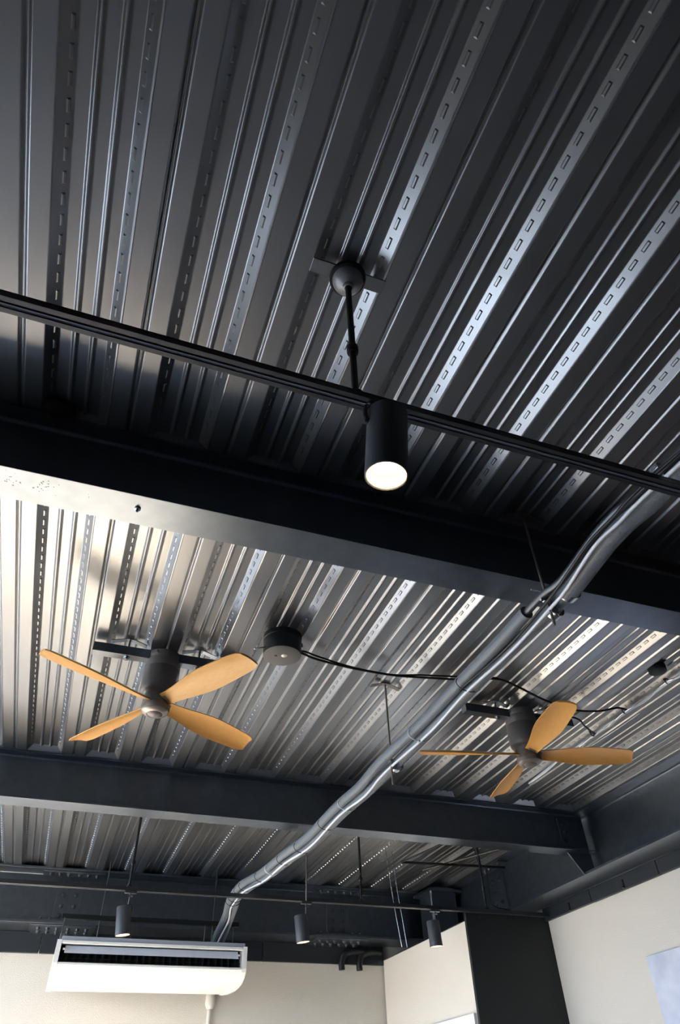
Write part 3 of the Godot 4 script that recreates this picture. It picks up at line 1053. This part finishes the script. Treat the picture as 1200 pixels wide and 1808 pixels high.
func conduits() -> void:
	# the black lead from the emergency lamp
	var o := thing("cable", p(1.6, 1.49, 2.4), "black cable looping from the round emergency lamp under the deck past the right fan", "cable")
	var pts := [p(0.705, 1.495, 2.36), p(0.74, 1.5, 2.378), p(0.81, 1.505, 2.41), p(0.975, 1.503, 2.43), p(1.166, 1.5, 2.43), p(1.30, 1.5, 2.41), p(1.507, 1.5, 2.37), p(1.658, 1.51, 2.335), p(1.79, 1.51, 2.37), p(1.968, 1.505, 2.435), p(2.164, 1.5, 2.478), p(2.313, 1.505, 2.458), p(2.39, 1.515, 2.42), p(2.46, 1.52, 2.43)]
	var mb := MB.new()
	mb.tube(smooth_path(pts, 0.03), 0.0052, 8)
	local("sheath", mb, M["black cable"], o)
	mb = MB.new()
	var w := []
	for i in 8:
		w.append(pts[i] + Vector3(0.004, 0.009 - 0.004 * cos(i * 1.7), 0.006 * sin(i * 1.3)))
	mb.tube(smooth_path(w, 0.03), 0.004, 8)
	local("thin_wire", mb, M["black cable"], o)
	o = thing("cable", p(2.25, 1.49, 2.62), "short black lead from the right fan to the bundle of bright cables", "cable")
	mb = MB.new()
	mb.tube(smooth_path([p(1.99, 1.5, 2.62), p(2.1, 1.515, 2.6), p(2.24, 1.505, 2.56), p(2.34, 1.5, 2.62), p(2.47, 1.515, 2.71)], 0.03), 0.005, 8)
	local("sheath", mb, M["black cable"], o)
	# bright cables slung along a rib on the right
	var rng := RandomNumberGenerator.new()
	rng.seed = 5
	o = thing("cable_bundle", p(2.47, 1.51, 2.7), "bundle of bright thin cables tied along a deck rib right of the right fan", "cables")
	var ds := [1.0, 1.5, 1.98, 2.13, 2.3, 2.45, 2.6, 2.72, 2.9, 3.02, 3.2, 3.4]
	for k in 3:
		mb = MB.new()
		w = []
		for i in ds.size():
			var tied: bool = i == 3 or i == 5 or i == 7 or i == 9
			var sp := 0.005 if tied else 0.014
			w.append(p(2.455 + 0.002 * i + rng.randf_range(-sp, sp), 1.515 + rng.randf_range(-sp, sp) * 0.7 - (0.0 if tied else 0.008), ds[i]))
		mb.tube(smooth_path(w, 0.03), [0.0055, 0.0045, 0.005][k], 8)
		local("strand", mb, M["white cable"] if k < 2 else M["zinc"], o)
	for d in [2.13, 2.45, 2.72, 3.02]:
		mb = MB.new()
		ring(mb, p(2.465, 1.522, d), Vector3(0, 0, -1), 0.014, 0.013, 0.003)
		mb.box(p(2.452, 1.53, d), Vector3(0.014, 0.008, 0.01), 0.002)
		local("cable_tie", mb, M["black tie"], o)
	mb = MB.new()
	mb.lathe(p(2.385, DECK - 0.012, 2.09), Vector3.UP, [[0.0, 0.0], [0.036, 0.0], [0.041, 0.004], [0.042, 0.03], [0.0, 0.03]], 24)
	tag(local_top("junction_box", mb, M["emergency black"]), "small round black box in a deck rib at the right edge above the cables", "box")
	mb = MB.new()
	mb.tube(smooth_path([p(2.56, 1.525, 2.45), p(2.57, 1.53, 2.7), p(2.555, 1.53, 3.05)], 0.04), 0.0022, 6)
	tag(local_top("loose_wire", mb, M["zinc"]), "thin bright wire lying along the deck above the right fan's right-hand blade", "wire")
	for k in 2:
		mb = MB.new()
		var d := 3.02 + k * 0.05
		mb.tube(smooth_path([p(2.80, DECK + 0.052, d), p(2.812, DECK + RIB - 0.008, d), p(2.826, DECK - 0.004, d), p(2.86, DECK - 0.006, d), p(2.88, DECK - 0.002, d)], 0.02), 0.0038, 6)
		tag(local_top("wire_tie", mb, M["black tie"]), "black wire tie round the last deck rib, " + ("nearer of the two" if k == 0 else "farther of the two"), "tie", "wire ties on the last rib")


func emergency_light() -> void:
	var o := thing("emergency_light", p(0.632, 1.452, 2.345), "round black emergency lamp with a grey face between the left fan and the pipes", "lamp")
	var c := p(0.632, 1.452, 2.345)
	var mb := MB.new()
	mb.lathe(c, Vector3.UP, [[0.079, 0.003], [0.080, 0.006], [0.080, 0.066], [0.078, 0.068], [0.078, 0.072], [0.081, 0.074], [0.081, 0.094], [0.0, 0.094]], 48)
	local("housing", mb, M["emergency black"], o)
	mb = MB.new()
	mb.lathe(c, Vector3.UP, [[0.0, 0.0], [0.076, 0.0], [0.079, 0.002], [0.079, 0.004], [0.0, 0.004]], 48)
	mark_part(local("face_plate", mb, M["emergency face"], o), "flat grey face")
	mb = MB.new()
	mb.lathe(c + Vector3(0.008, -0.001, 0.006), Vector3.UP, [[0.0, -0.004], [0.007, -0.003], [0.011, 0.0], [0.013, 0.001], [0.0, 0.002]], 20)
	local("lens", mb, M["clear lens"], o)
	mb = MB.new()
	mb.lathe(c + Vector3(-0.026, -0.001, -0.002), Vector3.UP, [[0.0, -0.001], [0.005, -0.001], [0.006, 0.0], [0.0, 0.001]], 16)
	local("test_button", mb, M["matte black"], o)
	mb = MB.new()
	mb.tube([c + Vector3(-0.075, 0.02, 0.02), c + Vector3(-0.125, -0.012, 0.045)], 0.0025, 8)
	mb.lathe(c + Vector3(-0.125, -0.012, 0.045), Vector3.UP, [[0.0, -0.004], [0.005, -0.002], [0.005, 0.003], [0.0, 0.004]], 10)
	local("pull_cord", mb, M["zinc"], o)
	mb = MB.new()
	mb.box(c + Vector3(0.082, 0.06, 0.01), Vector3(0.008, 0.02, 0.014), 0.002)
	local("cable_clip", mb, M["zinc"], o)


func air_conditioner() -> void:
	var o := thing("air_conditioner", p(0.65, 0.77, 5.75), "white ceiling-hung air conditioner with a long open louver, before the far wall", "air conditioner")
	var x0 := 0.012
	var x1 := 1.293
	# cross-section in (d, u), front first
	var sec := PackedVector2Array([Vector2(5.435, 0.848), Vector2(5.442, 0.832), Vector2(5.47, 0.808), Vector2(5.52, 0.787), Vector2(5.6, 0.773), Vector2(5.72, 0.767), Vector2(5.85, 0.770), Vector2(6.0, 0.778), Vector2(6.12, 0.79), Vector2(6.15, 0.81), Vector2(6.15, 0.985), Vector2(5.56, 0.985), Vector2(5.56, 0.848)])
	var mb := MB.new()
	mb.prism(p(x0 + 0.03, 0, 0), Vector3(0, 0, -1), Vector3.UP, Vector3.RIGHT, sec, x1 - x0 - 0.06)
	# smooth the curved belly
	for i in mb.n.size():
		var q := mb.v[i]
		if absf(mb.n[i].x) < 0.1 and q.y - EYE < 0.849 and mb.n[i].y < -0.15 or (absf(mb.n[i].x) < 0.1 and -q.z < 5.52 and q.y - EYE < 0.84):
			var best := 9.0
			var nn := mb.n[i]
			for k in 9:
				var g := Vector2(-q.z, q.y - EYE)
				if g.distance_to(sec[k]) < best:
					best = g.distance_to(sec[k])
					var t := (sec[min(k + 1, 8)] - sec[max(k - 1, 0)]).normalized()
					nn = Vector3(0, -absf(t.x), absf(t.y)) if k < 5 else Vector3(0, -absf(t.x), -t.y)
			if best < 0.002: mb.n[i] = nn.normalized()
	mark_part(local("casing", mb, M["appliance white"], o), "white casing with a rounded belly")
	# end cheeks
	for e in [x0, x1 - 0.03]:
		mb = MB.new()
		var ch := PackedVector2Array([Vector2(5.428, 0.98), Vector2(5.428, 0.85), Vector2(5.436, 0.83), Vector2(5.466, 0.804), Vector2(5.52, 0.782), Vector2(5.6, 0.768), Vector2(5.72, 0.762), Vector2(5.85, 0.765), Vector2(6.0, 0.773), Vector2(6.14, 0.788), Vector2(6.16, 0.81), Vector2(6.16, 0.98)])
		mb.prism(p(e, 0, 0), Vector3(0, 0, -1), Vector3.UP, Vector3.RIGHT, ch, 0.03)
		local("end_panel", mb, M["appliance white"], o)
	# top tray
	mb = MB.new()
	mb.box(p((x0 + x1) * 0.5 + 0.005, 0.985, 5.79), Vector3(x1 - x0 - 0.04, 0.035, 0.71), 0.004)
	mark_part(local("top_tray", mb, M["appliance grey"], o), "grey top edge")
	# outlet frame
	mb = MB.new()
	var cx := (x0 + x1) * 0.5
	mb.box(p(cx, 0.968, 5.44), Vector3(x1 - x0 - 0.06, 0.02, 0.024), 0.004)
	mb.box(p(cx, 0.848, 5.44), Vector3(x1 - x0 - 0.06, 0.016, 0.024), 0.004)
	local("outlet_frame", mb, M["appliance white"], o)
	mb = MB.new()
	mb.box(p(cx, 0.905, 5.552), Vector3(x1 - x0 - 0.06, 0.125, 0.01))
	local("outlet_back", mb, M["outlet dark"], o)
	mb = MB.new()
	for k in 26:
		mb.box(p(0.09 + k * 0.045, 0.893, 5.51), Vector3(0.004, 0.085, 0.06), 0.0, Basis(Vector3.UP, 0.25))
	mb.box(p(cx, 0.885, 5.48), Vector3(x1 - x0 - 0.07, 0.003, 0.004))
	mb.box(p(cx, 0.868, 5.48), Vector3(x1 - x0 - 0.07, 0.003, 0.004))
	var vn := local("guide_vanes", mb, M["outlet dark"], o)
	vn.set_meta("kind", "stuff")
	# louver: a curved slat
	mb = MB.new()
	var lv := PackedVector2Array()
	for k in 9:
		var t := float(k) / 8
		lv.append(Vector2(5.470 - 0.036 * t, 0.951 - 0.045 * t - 0.004 * sin(PI * t)))
	for k in range(8, -1, -1):
		var t := float(k) / 8
		lv.append(Vector2(5.473 - 0.036 * t, 0.955 - 0.045 * t - 0.004 * sin(PI * t)))
	mb.prism(p(x0 + 0.058, 0, 0), Vector3(0, 0, -1), Vector3.UP, Vector3.RIGHT, lv, x1 - x0 - 0.116)
	mark_part(local("louver", mb, M["louver grey"], o), "pale grey swinging louver")
	mb = MB.new()
	for e in [x0 + 0.054, x1 - 0.054]:
		mb = MB.new()
		mb.tube([p(e - 0.008, 0.93, 5.445), p(e + 0.008, 0.93, 5.445)], 0.006, 10)
		local("louver_pin", mb, M["appliance white"], o)
	# the small grey maker's mark and signal window
	mb = MB.new()
	mb.box(p(1.075, 0.7695, 5.70), Vector3(0.006, 0.002, 0.02), 0.0, Basis(Vector3.UP, 0.3))
	mb.box(p(1.092, 0.7695, 5.70), Vector3(0.010, 0.002, 0.006))
	local("small_mark", mb, M["appliance grey"], o)
	mb = MB.new()
	mb.box(p(x0 + 0.02, 1.012, 5.50), Vector3(0.02, 0.03, 0.012), 0.002)
	mb.box(p(x0 + 0.04, 1.006, 5.53), Vector3(0.01, 0.05, 0.012), 0.002)
	local("hanger_lug", mb, M["zinc"], o)
	# strut and rods above
	var s := thing("strut_channel", p(0.65, 1.17, 5.72), "black strut channel on thin rods above the air conditioner", "support bar")
	mb = MB.new()
	mb.box(p(0.645, 1.17, 5.72), Vector3(1.275, 0.03, 0.035), 0.002)
	local("channel", mb, M["matte black"], s)
	for q in [[0.03, 5.60], [0.27, 5.72], [1.03, 5.72], [1.085, 5.72], [1.245, 5.72]]:
		mb = MB.new()
		mb.tube([p(q[0], 1.006, q[1]), p(q[0], 1.18 if q[0] < 0.1 or q[0] > 1.2 or absf(q[0] - 1.03) < 0.01 else 1.545, 5.72)], 0.0042, 8)
		local("rod", mb, M["bolt steel"], s)
	# drain
	var dr := thing("drain_pipe", p(1.225, -1.5, 6.22), "cream drain pipe running down the wall under the air conditioner's right end", "pipe")
	mb = MB.new()
	mb.tube([p(1.222, 0.80, 6.27), p(1.222, -1.49, 6.27)], 0.015, 14)
	local("pipe", mb, M["cream wallpaper"], dr)
	mb = MB.new()
	mb.lathe(p(1.222, 0.745, 6.262), Vector3.UP, [[0.018, -0.03], [0.028, -0.02], [0.036, 0.0], [0.036, 0.06], [0.02, 0.07], [0.0, 0.07]], 20)
	local("cover", mb, M["cream wallpaper"], dr)


func wall_things() -> void:
	var o := thing("canvas_panel", p(3.37, -0.3, 3.4), "pale blue-grey mottled canvas panel hanging on the right wall", "picture")
	var mb := MB.new()
	mb.box(p(3.372, 0.21, 3.28), Vector3(0.026, 1.03, 1.09), 0.003)
	local("canvas", mb, M["pale canvas"], o)
	o = thing("white_board", p(2.685, -0.4, 5.2), "white board low on the cream side of the boxed-out pillar", "board")
	mb = MB.new()
	mb.box(p(2.688, 0.12, 5.33), Vector3(0.024, 0.86, 1.09), 0.003)
	local("panel", mb, M["appliance white"], o)
	# thin wires hanging by the third small spotlight
	for k in 2:
		mb = MB.new()
		mb.tube(smooth_path([p(2.20 + 0.05 * k, 1.56, 4.95), p(2.225 + 0.045 * k, 1.3, 4.95), p(2.25 + 0.045 * k, 1.1, 4.95), p(2.275 + 0.04 * k, 0.93, 4.95)], 0.05), 0.0028, 6)
		tag(local_top("hanging_wire", mb, M["zinc"]), ("thin slack wire hanging left of the third small spotlight, left of two" if k == 0 else "thin straight wire hanging left of the third small spotlight, right of two"), "wire", "thin wires by the third spotlight")
	o = thing("cable", p(2.93, 1.1, 4.74), "loose black lead hanging beside the right-hand track hanger near the pillar", "cable")
	mb = MB.new()
	mb.tube(smooth_path([p(2.83, 1.54, 4.72), p(2.85, 1.45, 4.72), p(2.90, 1.4, 4.72), p(2.905, 1.3, 4.72), p(2.90, 1.2, 4.72), p(2.93, 1.16, 4.72), p(3.05, 1.145, 4.72)], 0.03), 0.004, 6)
	local("sheath", mb, M["black cable"], o)


const WIN := [[1.35, 3.3], [3.6, 4.75], [4.9, 6.1]]
const HIGH := -0.9


func _ready() -> void:
	# camera
	var cam := Camera3D.new()
	cam.name = "camera"
	cam.fov = 75.458
	cam.near = 0.02
	cam.transform = Transform3D(Basis(Vector3(0.94004729, -0.02627301, 0.34003062), Vector3(-0.21467028, 0.7291479, 0.64981537), Vector3(-0.26500521, -0.68385164, 0.67979348)), Vector3(0, EYE, 0))
	add_child(cam)
	cam.current = true
	# sky, sun, exposure
	var env := Environment.new()
	var sm := ProceduralSkyMaterial.new()
	sm.sky_top_color = Color(0.5, 0.65, 0.88)
	sm.sky_horizon_color = Color(0.82, 0.88, 0.96)
	sm.ground_bottom_color = Color(0.45, 0.48, 0.52)
	sm.ground_horizon_color = Color(0.58, 0.62, 0.68)
	sm.energy_multiplier = 3.4
	var sky := Sky.new()
	sky.sky_material = sm
	env.background_mode = Environment.BG_SKY
	env.sky = sky
	env.tonemap_mode = Environment.TONE_MAPPER_LINEAR
	env.tonemap_exposure = 6.7
	env.sdfgi_enabled = true
	env.ssao_enabled = true
	env.ssil_enabled = true
	var we := WorldEnvironment.new()
	we.name = "environment"
	we.environment = env
	add_child(we)
	var sun := DirectionalLight3D.new()
	sun.name = "sun"
	sun.light_color = Color(1.0, 0.96, 0.9)
	sun.light_energy = 13.8
	sun.light_angular_distance = 0.6
	sun.shadow_enabled = true
	add_child(sun)
	sun.look_at_from_position(Vector3.ZERO, Vector3(0.63, -0.78, -0.1))

	materials()
	room()
	steel()
	air_conditioner()

	# tracks and spotlights
	track("black lighting track crossing the whole view in front of the nearer beam", 0.7305, 1.043, -1.9, 3.3, 0.034, 0.017)
	stem("black pendant rod with a round canopy holding the near lighting track", 0.327, 0.7305, 1.06, 0.0075, 1.225, true)
	var ax := Vector3(-0.06, -1.0, -0.075).normalized()
	spotlight("large charcoal cylinder spotlight glowing warm on the near track", p(0.385, 1.043, 0.7305), p(0.384, 1.012, 0.715), ax, 0.168, 0.039, "", Vector3(-1, 0, 0), 0.00022)
	track("thin black lighting track in front of the far girder above the air conditioner", 4.70, 1.112, -1.9, 3.35, 0.034, 0.022)
	var hung := [[0.355, "black hanger rod above the spotlight nearest the air conditioner's left end"], [1.885, "black hanger rod between the second and third small spotlights"], [2.845, "black hanger rod at the right end of the far lighting track"]]
	for h in hung:
		stem(h[1], h[0], 4.70, 1.134, 0.0085, 1.27, false, "hanger rods of the far lighting track")
	var g := "small spotlights on the far track"
	spotlight("small dark spotlight in front of the air conditioner, leftmost on the far track", p(0.37, 1.112, 4.70), p(0.345, 1.03, 4.70), Vector3(0.13, -1.0, 0.0).normalized(), 0.152, 0.043, g, Vector3(1, 0, 0), 0.0005)
	spotlight("small dark spotlight right of the air conditioner, middle one on the far track", p(1.495, 1.112, 4.70), p(1.458, 1.035, 4.70), Vector3(0.13, -1.0, 0.0).normalized(), 0.152, 0.043, g, Vector3(1, 0, 0), 0.0005)
	spotlight("small black spotlight against the cream pillar side, rightmost on the far track", p(2.43, 1.112, 4.70), p(2.405, 1.045, 4.70), Vector3(0.06, -1.0, 0.0).normalized(), 0.152, 0.043, g, Vector3(1, 0, 0), 0.0005)

	# fans
	var f1 := fan()
	f1.name = numbered("ceiling_fan")
	f1.position = p(0.180, 1.30, 2.62)
	f1.rotation.y = deg_to_rad(31.5)
	add_child(f1)
	tag(f1, "four-bladed wooden ceiling fan on the left, beside the round emergency lamp", "ceiling fan", "wooden ceiling fans")
	var f2: Node3D = f1.duplicate()
	f2.name = numbered("ceiling_fan")
	f2.position = p(1.955, 1.30, 2.63)
	f2.rotation.y = deg_to_rad(-14.0)
	add_child(f2)
	tag(f2, "four-bladed wooden ceiling fan on the right, beyond the grey pipes", "ceiling fan", "wooden ceiling fans")
	fan_bar("dark steel bar carrying the left ceiling fan", 0.18, 2.60, -0.115, 0.475, [0.0255, 0.3255])
	fan_bar("dark steel bar carrying the right ceiling fan", 1.955, 2.63, 1.64, 2.26, [1.8255, 2.1255])
	emergency_light()
	pipes()
	conduits()
	wall_things()
